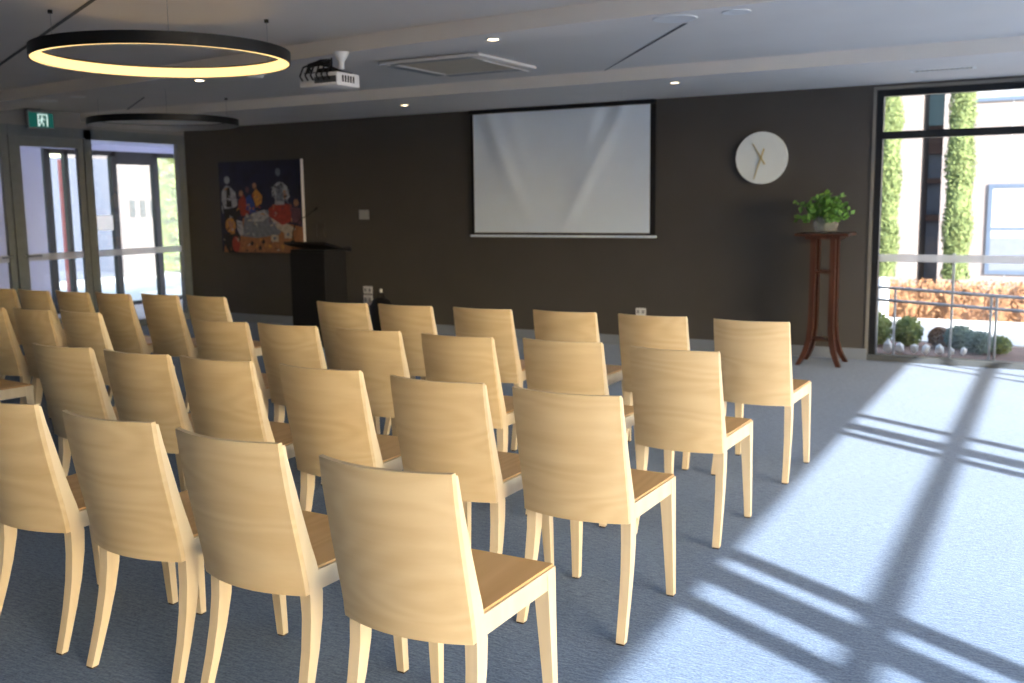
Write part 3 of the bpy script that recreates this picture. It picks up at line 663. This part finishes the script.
# air-conditioning cassette
t = thing('air_conditioner', 'square ceiling air conditioner cassette with beige grille', 'air conditioner', (-4.30, 6.95, 2.597))
w = .46
b = MB(); b.box((-w, -w, -.022), (-w+.11, w, 0), .004); b.box((w-.11, -w, -.022), (w, w, 0), .004); b.box((-w+.11, -w, -.022), (w-.11, -w+.11, 0), .004); b.box((-w+.11, w-.11, -.022), (w-.11, w, 0), .004); b.build('frame', M['ceiling'], t)
b = MB(); b.box((-w+.11, -w+.11, -.016), (w-.11, w-.11, 0))
for k in range(14): y = -w+.14+k*.05; b.box((-w+.13, y, -.019), (w-.13, y+.018, -.0155))
b.build('grille', M['beige'], t)
for k in range(4):
    b = MB(); b.prism([(w-.09, -w+.10, -.024), (w-.02, -w+.10, -.052 if k == 0 else -.028), (w-.02, -w+.10, -.046 if k == 0 else -.024), (w-.09, -w+.10, -.021)], (0, 2*w-.2, 0))
    o = b.build('air_flap', M['white' if k == 0 else 'grey'], t); o.rotation_euler = (0, 0, k*PI/2)  # open flap's lit brightness put into its colour; other flaps stay grey
    if k == 0: o['label'] = 'open air flap coloured white to look lit'
# linear vent in soffit
t = thing('ceiling_vent', 'slim rectangular air vent in the ceiling strip above the window', 'vent', (-.90, 8.72, ZC))
b = MB(); b.box((-.24, -.08, -.008), (.24, -.055, -.0005)); b.box((-.24, .055, -.008), (.24, .08, -.0005)); b.box((-.24, -.055, -.008), (-.215, .055, -.0005)); b.box((.215, -.055, -.008), (.24, .055, -.0005)); b.build('frame', M['white'], t)
b = MB(); b.box((-.215, -.055, -.002), (.215, .055, -.0005)); b.build('backing', M['black'], t)
b = MB()
for k in range(12): x = -.205+k*.036; b.prism([(x, -.055, -.0085), (x+.010, -.055, -.0045), (x+.012, -.055, -.0055), (x+.002, -.055, -.0095)], (0, .11, 0))
b.build('slat', M['beige'], t)
# projector
t = thing('ceiling_projector', 'white ceiling projector with black cables on a short mount', 'projector', (-4.33, 5.36, 2.268))
b = MB(); b.box((-.16, -.12, 0), (.16, .12, .088), .012); b.build('body', M['white'], t, smooth=True)
b = MB()
for k in range(5): b.box((.1595, -.07+k*.028, .025), (.162, -.055+k*.028, .068))
b.build('side_vent', M['black'], t)
b = MB(); b.cyl((.07, .12, .045), .036, .02, 24, 'y'); b.build('lens', M['black'], t, smooth=True)
b = MB(); b.box((-.03, -.121, .02), (.15, -.1195, .062)); 
for k in range(5): b.box((.0+k*.026-.02, -.125, .03), (.014+k*.026-.02, -.121, .052))
b.build('connector_panel', M['sill'], t)
b = MB(); b.box((-.15, -.08, .088), (.13, .08, .100)); b.box((-.06, -.05, .1), (.06, .05, .125)); b.build('mount_plate', M['black'], t)
b = MB(); b.lathe([(.022, .12), (.022, .17), (.05, .21), (.055, .2315), (.01, .2315)], (0.07, .04, 0), 24); b.build('mount_pole', M['white'], t, smooth=True)
b = MB()
for k in range(6):
    x = -.13+k*.045; hh = .05+random.uniform(0, .04)
    b.tube([(0, .03, .15), (x*.5, -.03, .15+hh*.4), (x, -.11, .11+hh*.3), (x, -.145, .07), (x+.01, -.13, .04)], .006, 6)
for k in range(3): b.tube([(-.15+.02*k, -.05, .10), (-.10, -.09, .13+.01*k), (.0, -.10, .14+.012*k), (.09, -.08, .12), (.12, -.05, .10)], .006, 6)
b.build('cables', M['black'], t, smooth=True)
# exit sign
t = thing('exit_sign', 'green exit sign with white running figure hanging above the glass doors', 'exit sign', (-10.02, 7.34, 0))
b = MB(); b.box((-.02, -.165, 2.375), (.012, .165, 2.57), .004); b.build('housing', M['grey'], t)
b = MB(); b.box((.012, -.152, 2.388), (.0145, .152, 2.548)); b.build('green_panel', M['exitg'], t)
b = MB()
def pz(pts): b.prism([(.0146, y, z) for y, z in pts], (.0015, 0, 0))
pz([(-.045, 2.40), (-.030, 2.40), (-.030, 2.535), (-.045, 2.535)]); pz([(.065, 2.40), (.08, 2.40), (.08, 2.535), (.065, 2.535)]); pz([(-.030, 2.522), (.065, 2.522), (.065, 2.535), (-.03, 2.535)])
pz([(.01+.013*math.cos(2*PI*k/10), 2.502+.013*math.sin(2*PI*k/10)) for k in range(10)])
pz([(-.008, 2.485), (.022, 2.488), (.012, 2.445), (-.008, 2.445)]); pz([(-.008, 2.448), (.006, 2.448), (-.012, 2.425), (-.026, 2.402), (-.034, 2.41), (-.02, 2.43)])
pz([(.0, 2.448), (.013, 2.448), (.034, 2.425), (.022, 2.402), (.012, 2.404), (.02, 2.424)]); pz([(-.008, 2.482), (-.012, 2.474), (-.03, 2.462), (-.026, 2.455), (-.002, 2.468)]); pz([(.02, 2.486), (.044, 2.465), (.05, 2.473), (.024, 2.494)])
b.build('running_figure', M['exitw'], t)
b = MB(); b.tube([(-.004, 0, 2.57), (-.004, 0, 2.6)], .008); b.build('hanger', M['grey'], t)
for x, y in ((-8.0, 7.85), (-6.6, 7.02)):
    pass

# ------------------------------------------------------------------ light
sun = bpy.data.lights.new('sun', 'SUN'); so = bpy.data.objects.new('sun', sun); C.objects.link(so)
d = V(-2.0, 1.16, -1.0).normalized(); so.rotation_euler = d.to_track_quat('-Z', 'Y').to_euler(); so.location = (10, -5, 8)
sun.energy = 13.5; sun.angle = .0095; sun.color = (1., .965, .92)
W = bpy.data.worlds.new('world'); S.world = W; W.use_nodes = True; nt = W.node_tree
sky = nt.nodes.new('ShaderNodeTexSky'); sky.sky_type = 'NISHITA'; sky.sun_disc = False; sky.sun_elevation = math.radians(23.4)
sky.sun_rotation = math.radians(120); sky.air_density = 1.2; sky.dust_density = 2.0
bg = nt.nodes['Background']; nt.links.new(sky.outputs[0], bg.inputs['Color']); bg.inputs['Strength'].default_value = .62
S.view_settings.view_transform = 'Standard'; S.view_settings.look = 'None'; S.view_settings.gamma = 1; S.view_settings.use_curve_mapping = False
S.view_settings.exposure = 0.7
S.cycles.max_bounces = 10; S.cycles.diffuse_bounces = 5; S.cycles.transparent_max_bounces = 16
